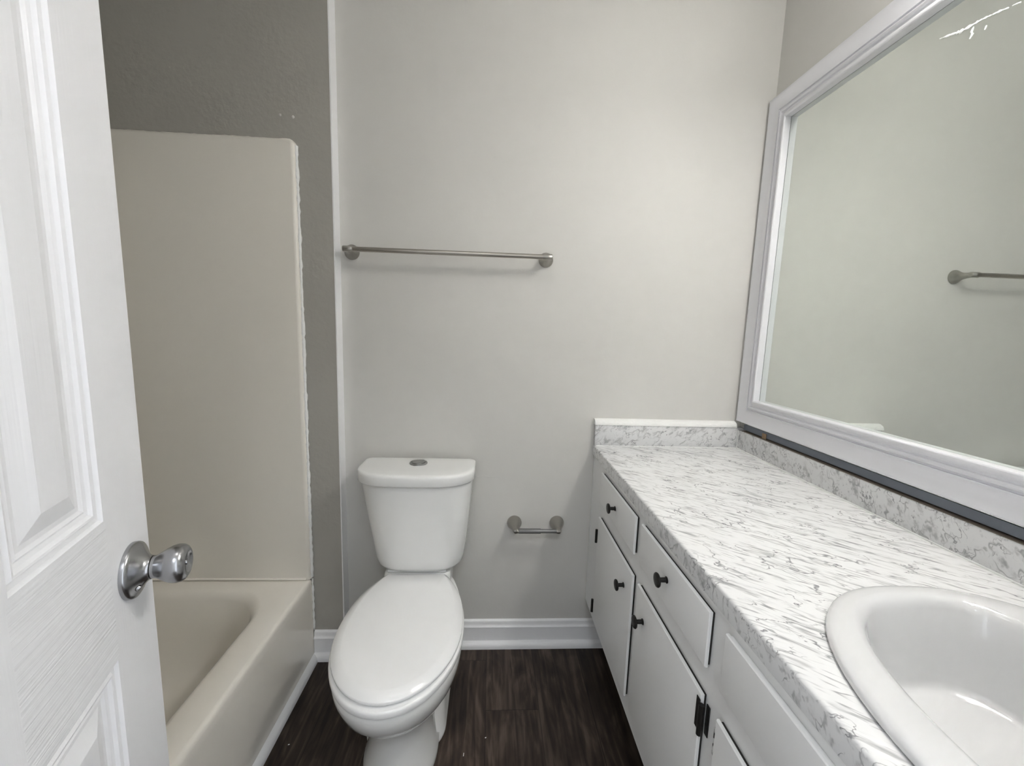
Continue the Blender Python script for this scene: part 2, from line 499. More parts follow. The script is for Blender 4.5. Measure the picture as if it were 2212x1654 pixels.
sur = empty('tub_surround', (-1.06, SP, ZT))
tag(sur, 'beige moulded panel on the walls above the bathtub', 'bath surround')
ZS = 1.905
def prism_x(bm, outline, y0, y1):
    loft(bm, [[(x, y0, z) for x, z in outline], [(x, y1, z) for x, z in outline]])
# end panel with a rounded free edge and top corner
bm = bmesh.new()
def panel_outline(i):
    x1, z1, r = XT - i, ZS - i, max(0.022 - i, 0.004)
    pts = [(XL + 0.001, ZT + 0.0008), (x1, ZT + 0.0008)]
    for k in range(9):
        a = math.radians(90 * k / 8)
        pts.append((x1 - r + r * math.cos(a), z1 - r + r * math.sin(a)))
    pts.append((XL + 0.001, z1))
    return pts
rg = []
for y, i in ((WT - 0.0005, 0.0), (SP + 0.012, 0.0), (SP + 0.005, 0.003), (SP + 0.001, 0.008), (SP, 0.014)):
    rg.append([(x, y, z) for x, z in panel_outline(i)])
loft(bm, rg)
link('end_panel', bm, M['surround'], sur, smooth=True, sharp=50)
bx('side_panel', (XL + 0.0005, -0.085, ZT + 0.001), (XL + 0.022, SP - 0.0005, ZS), M['surround'], sur, 0.004)
# ragged caulk line down the free edge and along the top
def caulk_path(name, pts, r, parent, m, jitter=0.25, n=7):
    bm = bmesh.new()
    P = [Vector(p) for p in pts]
    fine = []
    for a, b in zip(P[:-1], P[1:]):
        k = max(2, int((b - a).length / 0.012))
        fine += [a.lerp(b, t / k) for t in range(k)]
    fine.append(P[-1])
    rings = []
    for i, c in enumerate(fine):
        t = (fine[min(i + 1, len(fine) - 1)] - fine[max(i - 1, 0)]).normalized()
        _, u, v = basis(t)
        rr = r * (1 + jitter * random.uniform(-1, 1))
        rings.append([c + (u * math.cos(2 * math.pi * q / n) + v * math.sin(2 * math.pi * q / n)) * rr for q in range(n)])
    loft(bm, rings)
    return link(name, bm, m, parent, smooth=True, sharp=80)
c = caulk_path('caulk_bead', [(XT + 0.001, WT - 0.0082, 0.345), (XT + 0.001, WT - 0.0082, 0.9), (XT + 0.001, WT - 0.0082, 1.4), (XT + 0.0, WT - 0.0082, ZS - 0.02)], 0.0060, sur, M['caulk'], 0.35)
c['label'] = 'ragged white caulk bead down the panel edge'
caulk_path('joint_fillet', [(XT - 0.012, SP - 0.0010, ZT + 0.0052), (XL + 0.03, SP - 0.0010, ZT + 0.0052)], 0.0046, sur, M['tub'], 0.0, 12)
c = caulk_path('caulk_bead', [(XT - 0.02, WT - 0.004, ZS + 0.001), (XT - 0.4, WT - 0.004, ZS + 0.001), (XL + 0.02, WT - 0.004, ZS + 0.001)], 0.0025, sur, M['surround'], 0.5)
c = caulk_path('caulk_bead', [(XT + 0.001, WT - 0.006, 0.118), (XT + 0.001, WT - 0.006, 0.335)], 0.0035, tub, M['caulk'], 0.6)

# ------------------------------------------------------------------ door
DE = Vector((-0.5156, 0.600, 0))            # free edge of the visible face
DA = Vector((math.sin(-0.3422), math.cos(-0.3422), 0))   # from hinge to free edge
DN = Vector((DA.y, -DA.x, 0))               # normal of the visible face
DW, DTH = 0.71, 0.035
door = empty('door_1', (DE - DA * DW + Vector((0, 0, 0.01)))[:])
struct(door, 'white six panel door standing open at the left', 'door')
def dp(s, z, h):
    """s: distance from the free edge towards the hinge, h: height above the visible face."""
    v = DE - DA * s + DN * h
    return (v.x, v.y, z)
K = 1.2
def zsc(z): return 1.30 - (1.30 - z) * K
cols = [(0.106, 0.268), (0.372, 0.604)]
rows = [(0.24, zsc(0.933)), (zsc(1.087), 1.70), (1.79, 1.96)]
ZB, ZTOP = 0.012, 2.08
def quad(bm, pts, mi):
    f = bm.faces.new([bm.verts.new(p) for p in pts]); f.material_index = mi
bm = bmesh.new()
se = [0.0] + [v for cc in cols for v in cc] + [DW]
ze = [ZB] + [v for rr in rows for v in rr] + [ZTOP]
for i in range(len(se) - 1):
    for j in range(len(ze) - 1):
        a, b_, c0, d = se[i], se[i + 1], ze[j], ze[j + 1]
        if i % 2 == 1 and j % 2 == 1:
            prof = [(0, 0), (0.004, 0.0), (0.007, -0.004), (0.013, -0.005), (0.016, -0.002), (0.019, -0.0025), (0.022, -0.006), (0.027, -0.0075), (0.030, -0.006), (0.034, -0.0085), (0.040, -0.0085), (0.062, -0.002), (0.064, -0.0015)]
            prof = [(o * 0.92, h) for o, h in prof]
            rg = []
            for o, h in prof:
                rg.append([dp(a + o, c0 + o, h), dp(b_ - o, c0 + o, h), dp(b_ - o, d - o, h), dp(a + o, d - o, h)])
            n0 = len(bm.faces)
            loft(bm, rg, cap0=False, cap1=True)
        else:
            stile = (i % 2 == 0)
            quad(bm, [dp(a, c0, 0), dp(b_, c0, 0), dp(b_, d, 0), dp(a, d, 0)], 0 if stile else 1)
bmesh.ops.remove_doubles(bm, verts=bm.verts, dist=1e-5)
# edges and back
for q in ([dp(0, ZB, 0), dp(0, ZTOP, 0), dp(0, ZTOP, -DTH), dp(0, ZB, -DTH)],
          [dp(DW, ZB, 0), dp(DW, ZTOP, 0), dp(DW, ZTOP, -DTH), dp(DW, ZB, -DTH)],
          [dp(0, ZTOP, 0), dp(DW, ZTOP, 0), dp(DW, ZTOP, -DTH), dp(0, ZTOP, -DTH)],
          [dp(0, ZB, 0), dp(DW, ZB, 0), dp(DW, ZB, -DTH), dp(0, ZB, -DTH)],
          [dp(0, ZB, -DTH), dp(DW, ZB, -DTH), dp(DW, ZTOP, -DTH), dp(0, ZTOP, -DTH)]):
    quad(bm, q, 0)
bmesh.ops.remove_doubles(bm, verts=bm.verts, dist=1e-5)
link('door_slab', bm, [M['door_v'], M['door_h']], door, smooth=True, sharp=12)
# knob
KO = Vector(dp(0.0553, zsc(1.008), 0.0))
kn = None
bm = bmesh.new()
lathe(bm, KO, DN, [(0, 0), (0, 0.0385), (0.004, 0.0385), (0.0065, 0.0375), (0.0085, 0.034), (0.0105, 0.029), (0.0145, 0.0225), (0.018, 0.0185), (0.021, 0.0165), (0.023, 0.016), (0.023, 0)], 48)
ros = link('knob_rosette', bm, M['chrome'], door, smooth=True, sharp=50)
bm = bmesh.new()
lathe(bm, KO, DN, [(0.0243, 0), (0.0243, 0.0155), (0.0265, 0.0155), (0.0290, 0.0160), (0.0340, 0.0190), (0.0400, 0.0228), (0.0465, 0.0258), (0.0525, 0.0268), (0.0580, 0.0260), (0.0620, 0.0236), (0.0645, 0.0195), (0.0650, 0.0160), (0.0642, 0.0145), (0.0627, 0.0135), (0.0624, 0.004), (0.0637, 0.0035), (0.0640, 0)], 48)
knob = link('door_knob', bm, M['chrome'], door, smooth=True, sharp=60)
bm = bmesh.new()
lathe(bm, KO, DN, [(0.0229, 0), (0.0229, 0.0150), (0.0244, 0.0150), (0.0244, 0)], 32)
link('knob_collar', bm, M['black'], door, smooth=True)
a_, u_, v_ = basis(DN)
bm = bmesh.new()
sc_o = KO - Vector((0, 0, 1)) * 0.0190 - DA * 0.0170 + DN * 0.0122
lathe(bm, sc_o, (DN * 0.75 - Vector((0, 0, 1)) * 0.6), [(-0.004, 0), (-0.004, 0.0042), (0.0012, 0.0042), (0.002, 0.003), (0.0014, 0.0)], 16)
link('knob_screw', bm, M['chrome'], door, smooth=True)
# hinges off at the jamb
for z in (0.25, 1.05, 1.85):
    bm = bmesh.new(); lathe(bm, Vector(dp(DW + 0.004, z, 0.004)), (0, 0, 1), [(0, 0), (0, 0.006), (0.09, 0.006), (0.09, 0)], 12)
    link('hinge', bm, M['chrome'], door, smooth=True)

# ------------------------------------------------------------------ toilet
TX = -0.246
toi = empty('toilet', (TX, 1.15, 0))
tag(toi, 'white two piece toilet with closed lid between bathtub and vanity', 'toilet')
NQ = 64
def egg(yf, yr, hw, yc, z, nf=2.0, nr=2.4, xr=None, cx=TX):
    """closed outline: front half an ellipse down to yf, rear half narrowing to xr at yr."""
    pts = []
    h = NQ // 2
    for i in range(h + 1):              # front: from +x round the tip to -x
        a = math.pi * i / h
        c, s = math.cos(a), math.sin(a)
        x = hw * math.copysign(abs(c) ** (2 / nf), c)
        y = yc - (yc - yf) * abs(s) ** (2 / nf)
        pts.append((cx + x, y, z))
    rear = []
    m = h - 1
    xr = hw * 0.6 if xr is None else xr
    for i in range(1, m + 1):
        t = i / (m + 1)
        if t < 0.34:
            q = t / 0.34
            y = yc + (yr - yc) * q
            x = -(hw - (hw - xr) * q ** nr)
        elif t < 0.66:
            q = (t - 0.34) / 0.32
            y = yr; x = -xr + 2 * xr * q
        else:
            q = (1 - t) / 0.34
            y = yc + (yr - yc) * q
            x = (hw - (hw - xr) * q ** nr)
        rear.append((cx + x, y, z))
    return pts + rear
# bowl, pedestal and rear deck in one porcelain casting
bm = bmesh.new()
rg = []
for z, yf, yr, hw, yc, xr in ((0.0, 0.945, 1.40, 0.110, 1.10, 0.105), (0.02, 0.945, 1.40, 0.110, 1.10, 0.105), (0.035, 0.958, 1.40, 0.102, 1.10, 0.100),
                              (0.10, 0.975, 1.40, 0.096, 1.12, 0.098), (0.165, 0.985, 1.40, 0.098, 1.12, 0.100), (0.200, 0.970, 1.40, 0.108, 1.11, 0.104),
                              (0.235, 0.935, 1.40, 0.128, 1.10, 0.108), (0.275, 0.890, 1.40, 0.152, 1.09, 0.112), (0.315, 0.858, 1.40, 0.170, 1.085, 0.115),
                              (0.350, 0.842, 1.40, 0.178, 1.08, 0.117), (0.378, 0.838, 1.40, 0.180, 1.08, 0.118), (0.386, 0.842, 1.40, 0.177, 1.08, 0.116), (0.388, 0.852, 1.39, 0.168, 1.08, 0.110)):
    rg.append(egg(yf, yr, hw, yc, z, xr=xr))
loft(bm, rg)
rg = []
for z, i in ((0.30, 0.0), (0.420, 0.0), (0.430, 0.003), (0.434, 0.010)):
    rg.append(rrect(TX - 0.118 + i, TX + 0.118 - i, 1.335 + i, 1.475 - i, 0.018, z))
loft(bm, rg)
rg = []
for z, i in ((0.0, 0.0), (0.012, 0.0), (0.02, 0.004), (0.20, 0.006), (0.30, 0.010), (0.33, 0.03)):
    rg.append(rrect(TX - 0.127 + i, TX + 0.127 - i, 1.07 + i * 2, 1.44 - i, (0.04, 0.04, 0.10, 0.10), z))
loft(bm, rg)
link('bowl', bm, M['porcelain'], toi, smooth=True, sharp=50)
# seat ring
bm = bmesh.new()
rg = []
for z, i in ((0.3895, 0.012), (0.3915, 0.011), (0.393, 0.001), (0.397, 0.0), (0.406, 0.0), (0.410, 0.002), (0.4115, 0.006)):
    rg.append(egg(0.830 + i, 1.335, 0.184 - i, 1.085, z, xr=0.110 - i))
loft(bm, rg)
link('seat', bm, M['seat'], toi, smooth=True, sharp=50)
# lid
bm = bmesh.new()
rg = []
for z, i, k in ((0.4120, 0.016, 0), (0.4150, 0.015, 0), (0.4165, 0.002, 0), (0.418, 0.0, 0), (0.4235, 0.0, 0), (0.4260, 0.0015, 0), (0.4345, 0.0235, 0), (0.4353, 0.0275, 0)):
    rg.append(egg(0.842 + i, 1.335 - i * 0.3, 0.180 - i, 1.085, z, xr=0.108 - i * 0.4))
for s in (0.75, 0.5, 0.25):
    base = rg[7]
    rg.append([(TX + (x - TX) * s, 1.09 + (y - 1.09) * s, 0.4353 + 0.0022 * (1 - s)) for x, y, z in base])
loft(bm, rg)
link('lid', bm, M['seat'], toi, smooth=True, sharp=60)
bx('hinge_cover', (TX - 0.104, 1.3375, 0.4345), (TX + 0.104, 1.362, 0.4425), M['seat'], toi, 0.003)
# tank
def dshape(hw, yb, ys, yf, z, cx, rb=0.02, n=24, pw=2.3):
    """flat back at yb, sides to ys, bulging front reaching yf."""
    pts = []
    for k in range(7):
        a = math.radians(90 * k / 6)
        pts.append((cx + hw - rb + rb * math.cos(a), yb - rb + rb * math.sin(a), z))
    for k in range(7):
        a = math.radians(90 + 90 * k / 6)
        pts.append((cx - hw + rb + rb * math.cos(a), yb - rb + rb * math.sin(a), z))
    for k in range(2 * n + 1):
        a = math.pi * k / (2 * n)
        c, s = math.cos(a), math.sin(a)
        pts.append((cx - hw * math.copysign(abs(c) ** (2 / 3.6), c), ys - (ys - yf) * abs(s) ** (2 / pw), z))
    return pts
bm = bmesh.new()
rg = []
CX = -0.2545
for z, hw, ys, yf, rb, cx in ((0.4445, 0.120, 1.41, 1.345, 0.02, -0.240), (0.446, 0.134, 1.41, 1.330, 0.02, -0.240), (0.452, 0.146, 1.405, 1.320, 0.02, -0.2405), (0.464, 0.154, 1.40, 1.314, 0.02, -0.241),
                          (0.490, 0.161, 1.40, 1.311, 0.02, -0.242), (0.56, 0.171, 1.40, 1.307, 0.02, -0.244), (0.66, 0.185, 1.40, 1.303, 0.02, -0.248), (0.768, 0.198, 1.40, 1.299, 0.02, -0.2525)):
    rg.append(dshape(hw, 1.487, ys, yf, z, cx, rb))
loft(bm, rg)
link('tank', bm, M['porcelain'], toi, smooth=True, sharp=50)
bm = bmesh.new()
rg = []
for z, i in ((0.7685, 0.010), (0.770, 0.003), (0.774, 0.0), (0.799, 0.0), (0.8045, 0.0012), (0.8078, 0.0042), (0.8096, 0.009), (0.8105, 0.018)):
    rg.append(dshape(0.207 - i, 1.492 - i, 1.40 - i * 0.3, 1.287 + i, z, CX, 0.022))
for s in (0.6, 0.3):
    base = rg[7]
    rg.append([(CX + (x - CX) * s, 1.40 + (y - 1.40) * s, 0.8105 + 0.0008) for x, y, z in base])
loft(bm, rg)
lid = link('tank_lid', bm, M['porcelain'], toi, smooth=True, sharp=60)
bm = bmesh.new()
lathe(bm, (-0.2545, 1.418, 0.8112), (0, 0, 1), [(0, 0), (0, 0.0325), (0.003, 0.0320), (0.0045, 0.0300), (0.0045, 0.0255), (0.003, 0.0250), (0.003, 0.0)], 40)
bt = link('flush_button', bm, M['button'], toi, smooth=True)
bm = bmesh.new()
lathe(bm, (-0.2545, 1.418, 0.8142), (0, 0, 1), [(0, 0), (0, 0.0238), (0.003, 0.0232), (0.0042, 0.021), (0.0036, 0.012), (0.0032, 0)], 40)
link('button_plunger', bm, M['button'], bt, smooth=True)

# ------------------------------------------------------------------ towel bar
tb = empty('towel_bar', (-0.158, D, 1.561))
tag(tb, 'long brushed nickel towel bar on the wall above the toilet', 'towel bar')
BY = D - 0.066
bm = bmesh.new(); lathe(bm, (-0.500, BY, 1.561), (1, 0, 0), [(0, 0), (0, 0.0084), (0.686, 0.0084), (0.686, 0)], 32)
link('bar', bm, M['nickel'], tb, smooth=True)
for x, s in ((-0.508, -1), (0.193, 1)):
    bm = bmesh.new()
    lathe(bm, (x, D - 0.0005, 1.561), (0, -1, 0), [(0, 0), (0, 0.0265), (0.004, 0.0265), (0.007, 0.0250), (0.014, 0.020), (0.026, 0.0140), (0.042, 0.0105), (0.060, 0.0092), (0.066, 0.009), (0.066, 0)], 36)
    lathe(bm, (x - 0.019 if s > 0 else x - 0.009, BY, 1.561), (1, 0, 0), [(0, 0), (0, 0.0098), (0.002, 0.0104), (0.031, 0.0104), (0.033, 0.0090), (0.033, 0)], 32)
    link('wall_post', bm, M['nickel_round'], tb, smooth=True, sharp=45)

# ------------------------------------------------------------------ toilet paper holder
tp = empty('toilet_paper_holder', (0.195, D, 0.537))
tag(tp, 'empty brushed nickel toilet paper holder beside the vanity', 'toilet paper holder')
for x, s in ((0.109, 1), (0.280, -1)):
    bm = bmesh.new()
    lathe(bm, (x, D - 0.0005, 0.538), (0, -1, 0), [(0, 0), (0, 0.0290), (0.004, 0.0292), (0.010, 0.0280), (0.022, 0.0235), (0.036, 0.0175), (0.050, 0.0118), (0.060, 0.0092), (0.070, 0.0088), (0.075, 0.0065), (0.077, 0)], 36)
    lathe(bm, (x - s * 0.004, D - 0.066, 0.5355), (s, 0, 0), [(0, 0), (0.0, 0.008), (0.004, 0.0105), (0.014, 0.0092), (0.0155, 0.0085), (0.0155, 0)], 28)
    link('wall_post', bm, M['nickel_round'], tp, smooth=True, sharp=45)
bm = bmesh.new()
lathe(bm, (0.121, D - 0.066, 0.5355), (1, 0, 0), [(0, 0), (0, 0.0085), (0.002, 0.0098), (0.086, 0.0098), (0.0865, 0.0078), (0.148, 0.0076), (0.148, 0)], 28)
r_ = link('roller', bm, M['roller'], tp, smooth=True, sharp=45); r_['label'] = 'dark grey telescoping roller'

# ------------------------------------------------------------------ vanity cabinet
XC = 0.416            # face frame
XD = 0.403            # door and drawer faces
ZV = 0.205            # underside of the face frame
van = empty('vanity_cabinet', (0.70, 0.70, 0))
tag(van, 'long white painted vanity cabinet under the marble counter', 'vanity cabinet')
doors_y = [('drawer', 1.011, 1.355, 0.699, 0.807), ('cabinet_door', 1.003, 1.355, 0.268, 0.641), ('drawer', 0.638, 0.969, 0.699, 0.809), ('cabinet_door', 0.638, 0.966, 0.268, 0.643),
           ('drawer_front', -0.030, 0.590, 0.699, 0.808), ('cabinet_door', 0.290, 0.590, 0.268, 0.645), ('cabinet_door', -0.030, 0.270, 0.268, 0.645)]
bm = bmesh.new()
YV0, YV1 = YN + 0.004, D - 0.002
# face frame: stiles and rails round the openings
def fr(y0, y1, z0, z1): box(bm, (XC, y0, z0), (XC + 0.019, y1, z1))
fr(YV0, YV1, ZV, 0.278); fr(YV0, YV1, 0.632, 0.709); fr(YV0, YV1, 0.799, 0.8235)
for y0, y1 in ((1.346, YV1), (0.957, 1.020), (0.581, 0.647), (0.261, 0.299), (YV0, -0.021)):
    fr(y0, y1, 0.278, 0.632); fr(y0, y1, 0.709, 0.799)
link('face_frame', bm, M['cabinet'], van)
bm = bmesh.new()
box(bm, (XC + 0.0195, YV0, ZV), (XR - 0.002, YV0 + 0.016, 0.8235)); box(bm, (XC + 0.0195, YV1 - 0.016, ZV), (XR - 0.002, YV1, 0.8235))
box(bm, (XC + 0.0195, YV0 + 0.0165, ZV), (XR - 0.002, YV1 - 0.0165, ZV + 0.016)); box(bm, (XR - 0.012, YV0 + 0.0165, ZV + 0.0165), (XR - 0.002, YV1 - 0.0165, 0.8235))
link('carcass', bm, M['cabinet'], van)
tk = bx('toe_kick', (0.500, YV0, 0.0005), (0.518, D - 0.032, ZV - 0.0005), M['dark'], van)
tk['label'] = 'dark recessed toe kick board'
def slab(name, y0, y1, z0, z1):
    bm = bmesh.new()
    rg = []
    for x, i in ((XC - 0.0055, 0.0015), (XC - 0.0060, 0.0), (XD + 0.0028, 0.0), (XD + 0.0008, 0.0015), (XD, 0.0045)):
        rg.append([(x, y0 + i, z0 + i), (x, y1 - i, z0 + i), (x, y1 - i, z1 - i), (x, y0 + i, z1 - i)])
    loft(bm, rg)
    p = link(name, bm, M['cabinet'], van, smooth=True, sharp=25)
    q = bx('rabbet', (XC - 0.0054, y0 + 0.0030, z0 + 0.0030), (XC - 0.0003, y1 - 0.0030, z1 - 0.0030), M['cabinet'] if name == 'drawer_front' else M['dark'], p)  # near-black colour stands in for the shadow in the gap behind doors and drawers
    if name != 'drawer_front': q['label'] = 'edge behind the front, gap shadow put into its dark colour'
    return p
parts = [slab(*a) for a in doors_y]
def knob_on(parent, y, z):
    bm = bmesh.new()
    lathe(bm, (XD - 0.0001, y, z), (-1, 0, 0), [(0, 0), (0, 0.0075), (0.0015, 0.0075), (0.003, 0.0055), (0.016, 0.0052), (0.018, 0.009), (0.0195, 0.0150), (0.022, 0.0162), (0.0245, 0.0150), (0.0262, 0.009), (0.0268, 0)], 28)
    k = link('knob', bm, M['black'], parent, smooth=True, sharp=50); k['label'] = 'round black knob'
knob_on(parts[0], 1.180, 0.753); knob_on(parts[1], 1.062, 0.573); knob_on(parts[2], 0.806, 0.760); knob_on(parts[3], 0.912, 0.574)
knob_on(parts[5], 0.335, 0.574); knob_on(parts[6], 0.225, 0.574)
def hinge(parent, y, z, s, h=0.055, full=True):
    """s: direction from the door edge onto the frame."""
    bm = bmesh.new()
    box(bm, (XC - 0.0025, y + s * 0.003, z - h / 2), (XC - 0.0003, y + s * 0.014, z + h / 2), 0.0008, 1)
    if full:
        lathe(bm, (XD - 0.0005, y + s * 0.0055, z - h / 2), (0, 0, 1), [(0, 0), (0, 0.0048), (h, 0.0048), (h, 0)], 12)
        if s < 0: box(bm, (XD - 0.0020, y - s * 0.010, z - h / 2 + 0.006), (XD - 0.0002, y + s * 0.002, z + h / 2 + 0.006), 0.0006, 1)
    k = link('hinge', bm, M['black'], parent, smooth=True, sharp=40); k['label'] = 'black metal hinge'
hinge(parts[1], 1.359, 0.561, 1, 0.050, True); hinge(parts[1], 1.359, 0.283, 1, 0.050, True)
hinge(parts[3], 0.638, 0.597, -1, 0.062); hinge(parts[3], 0.638, 0.33, -1, 0.062)
bm = bmesh.new()
box(bm, (XC - 0.0022, 0.593, 0.555), (XC - 0.0003, 0.607, 0.610), 0.0006, 1)
h_ = link('hinge', bm, None or simple('half_painted_hinge', (0.40, 0.40, 0.40), 0.5), parts[5], smooth=True); h_['label'] = 'hinge half covered in white paint'
# paint worn off it
def flake_mat():
    m = h_.data.materials[0]; nt = m.node_tree; b = nt.nodes['Principled BSDF']
    tc = N(nt, 'ShaderNodeTexCoord'); mp = N(nt, 'ShaderNodeMapping'); mp.inputs['Scale'].default_value = (90, 260, 70)
    t = N(nt, 'ShaderNodeTexNoise'); t.inputs['Scale'].default_value = 1.0; t.inputs['Detail'].default_value = 3
    r = N(nt, 'ShaderNodeValToRGB'); r.color_ramp.elements[0].position = 0.47; r.color_ramp.elements[1].position = 0.52
    r.color_ramp.elements[0].color = (0.02, 0.018, 0.016, 1); r.color_ramp.elements[1].color = (0.75, 0.75, 0.745, 1)
    nt.links.new(tc.outputs['Object'], mp.inputs[0]); nt.links.new(mp.outputs[0], t.inputs['Vector']); nt.links.new(t.outputs['Fac'], r.inputs[0]); nt.links.new(r.outputs[0], b.inputs['Base Color'])
flake_mat()

# ------------------------------------------------------------------ countertop
ct = empty('countertop', (0.70, 0.70, ZC))
tag(ct, 'white marble laminate countertop with backsplash on the vanity', 'countertop')
SX, SY = 0.705, 0.300
def sink_outline(aL, aR, b, nL, nR, z, n=72, cx=SX):
    pts = []
    for k in range(n):
        a = 2 * math.pi * k / n
        c, s = math.cos(a), math.sin(a)
        if c >= 0: x, nn = aR, nR
        else: x, nn = aL, nL
        pts.append((cx + x * math.copysign(abs(c) ** (2 / nn), c), SY + b * math.copysign(abs(s) ** (2 / nn), s), z))
    return pts
# deck with a sink cut-out and a rounded front edge
CY0, CY1, CXB = YV0, D - 0.002, XR - 0.002
hole = sink_outline(0.235, 0.225, 0.290, 2.1, 2.6, ZC)
bm = bmesh.new()
front = [(XF + 0.012, 0.8245), (XF + 0.002, 0.8245), (XF, 0.8265), (XF, ZC - 0.0060), (XF + 0.0008, ZC - 0.0030), (XF + 0.0026, ZC - 0.0009), (XF + 0.0056, ZC)]
vf = [[bm.verts.new((x, y, z)) for x, z in front] for y in (CY0, CY1)]
for i in range(len(front) - 1):
    f = bm.faces.new((vf[0][i], vf[0][i + 1], vf[1][i + 1], vf[1][i]))
    f.material_index = 1 if i < 3 else 0
hv = [bm.verts.new(p) for p in hole]
hb = [bm.verts.new((x, y, 0.8245)) for x, y, z in hole]
nh = len(hv)
for i in range(nh):
    j = (i + 1) % nh
    bm.faces.new((hv[i], hb[i], hb[j], hv[j]))
t0, t1 = vf[0][-1], vf[1][-1]
b0, b1 = bm.verts.new((CXB, CY0, ZC)), bm.verts.new((CXB, CY1, ZC))
# top surface: bridge outline to the hole with triangle fill
es = [bm.edges.new((t0, b0)), bm.edges.new((b0, b1)), bm.edges.new((b1, t1)), bm.edges.get((t0, t1)) or bm.edges.new((t0, t1))]
es += [bm.edges.get((hv[i], hv[(i + 1) % nh])) for i in range(nh)]
bmesh.ops.triangle_fill(bm, edges=es, use_beauty=True, use_dissolve=False, normal=(0, 0, 1))
for f in list(bm.faces):
    c = f.calc_center_median()
    if abs(f.normal.z) > 0.99 and abs(c.z - ZC) < 1e-5 and len(f.verts) == 3:
        if all(v in hv for v in f.verts): bm.faces.remove(f)
link('counter_deck', bm, [M['marble'], M['marble_edge']], ct, smooth=True, sharp=40)
# backsplashes
ZB1, ZB2 = 0.939, 0.948
bm = bmesh.new(); box(bm, (XR - 0.022, CY0, ZC + 0.0005), (XR - 0.0005, D - 0.0225, ZB1), 0.003, 2)
o = link('backsplash', bm, M['marble_edge'], ct, smooth=True, sharp=50)
bm = bmesh.new(); box(bm, (XF + 0.001, D - 0.022, ZC - 0.02), (XR - 0.0005, D - 0.0005, ZB2), 0.0015, 1)
link('backsplash', bm, M['marble_edge'], ct, smooth=True, sharp=50)
bm = bmesh.new()
extrude_profile(bm, [(D - 0.0005, ZB2 + 0.0003), (D - 0.024, ZB2 + 0.0003), (D - 0.0245, ZB2 + 0.006), (D - 0.020, ZB2 + 0.015), (D - 0.010, ZB2 + 0.021), (D - 0.0005, ZB2 + 0.023)], XF - 0.002, XR - 0.030, 'x')
q = link('splash_trim', bm, M['caulk'], ct, smooth=True, sharp=50); q['label'] = 'white rounded trim along the backsplash top'
caulk_path('caulk_bead', [(XR - 0.0225, CY0, ZC + 0.001), (XR - 0.0225, D - 0.024, ZC + 0.001)], 0.0022, ct, M['caulk'], 0.1)
caulk_path('caulk_bead', [(XF + 0.006, D - 0.0225, ZC + 0.001), (XR - 0.024, D - 0.0225, ZC + 0.001)], 0.0016, ct, M['caulk'], 0.1)
caulk_path('caulk_bead', [(XR - 0.0225, D - 0.0225, ZC + 0.002), (XR - 0.0225, D - 0.0225, ZB1 - 0.001)], 0.0022, ct, M['caulk'], 0.1)

# ------------------------------------------------------------------ sink
snk = empty('sink', (SX, SY, ZC))
tag(snk, 'white porcelain drop-in sink set in the marble counter', 'sink')
bm = bmesh.new()
rg = []
for z, d in ((ZC + 0.0006, 0.005), (ZC + 0.0008, 0.001), (ZC + 0.004, -0.001), (ZC + 0.009, 0.0005), (ZC + 0.0125, 0.005), (ZC + 0.0140, 0.012), (ZC + 0.0148, 0.022)):
    rg.append(sink_outline(0.259 - d, 0.247 - d, 0.318 - d, 2.1, 2.7, z))
# basin: opening moved forward, leaving a wider ledge at the mirror side
ICX = 0.688
for z, aL, aR, b, nR in ((ZC + 0.0146, 0.192, 0.153, 0.291, 4.5), (ZC + 0.0125, 0.185, 0.149, 0.286, 4.5), (ZC + 0.007, 0.178, 0.145, 0.280, 4.5), (ZC - 0.002, 0.173, 0.142, 0.276, 4.5), (ZC - 0.04, 0.166, 0.138, 0.268, 4.2),
                         (ZC - 0.08, 0.159, 0.133, 0.259, 4.0), (ZC - 0.112, 0.153, 0.129, 0.252, 3.8), (ZC - 0.120, 0.150, 0.127, 0.249, 3.7), (ZC - 0.1235, 0.145, 0.122, 0.244, 3.6), (ZC - 0.125, 0.139, 0.116, 0.237, 3.4), (ZC - 0.132, 0.06, 0.06, 0.12, 2.4), (ZC - 0.136, 0.022, 0.022, 0.022, 2.0)):
    rg.append(sink_outline(aL, aR, b, 2.15, nR, z, cx=ICX))
vr = loft(bm, rg, cap0=False, cap1=True)
link('basin', bm, M['sink'], snk, smooth=True, sharp=70)
bm = bmesh.new()
lathe(bm, (ICX, SY, ZC - 0.1358), (0, 0, 1), [(0, 0), (0, 0.021), (0.002, 0.0205), (0.002, 0.014), (0.004, 0.013), (0.005, 0)], 24)
link('drain', bm, M['chrome'], snk, smooth=True)

# ------------------------------------------------------------------ mirror
mir = empty('wall_mirror', (XR, 0.76, 1.5))
tag(mir, 'large wall mirror in a white moulded frame above the counter', 'mirror')
MY0, MY1, MZ0, MZ1 = 0.02, D - 0.0085, 0.974, 2.143
GX = XR - 0.008
bx('glass', (GX, MY0 + 0.004, 0.958), (XR - 0.0008, MY1 - 0.012, MZ1 - 0.012), M['mirror'], mir)
bm = bmesh.new()
prof = [(0.0, 0.0), (0.0, 0.016), (0.002, 0.0195), (0.006, 0.0205), (0.011, 0.0195), (0.020, 0.0155), (0.032, 0.0125), (0.044, 0.0125), (0.052, 0.0150), (0.0555, 0.0185), (0.056, 0.0130),
        (0.061, 0.0130), (0.0625, 0.0180), (0.067, 0.0215), (0.0715, 0.0195), (0.073, 0.0140), (0.078, 0.0145), (0.083, 0.0185), (0.088, 0.0225), (0.093, 0.0235), (0.0955, 0.0225), (0.0970, 0.0205), (0.0970, 0.0)]
FX = GX - 0.0008
rg = []
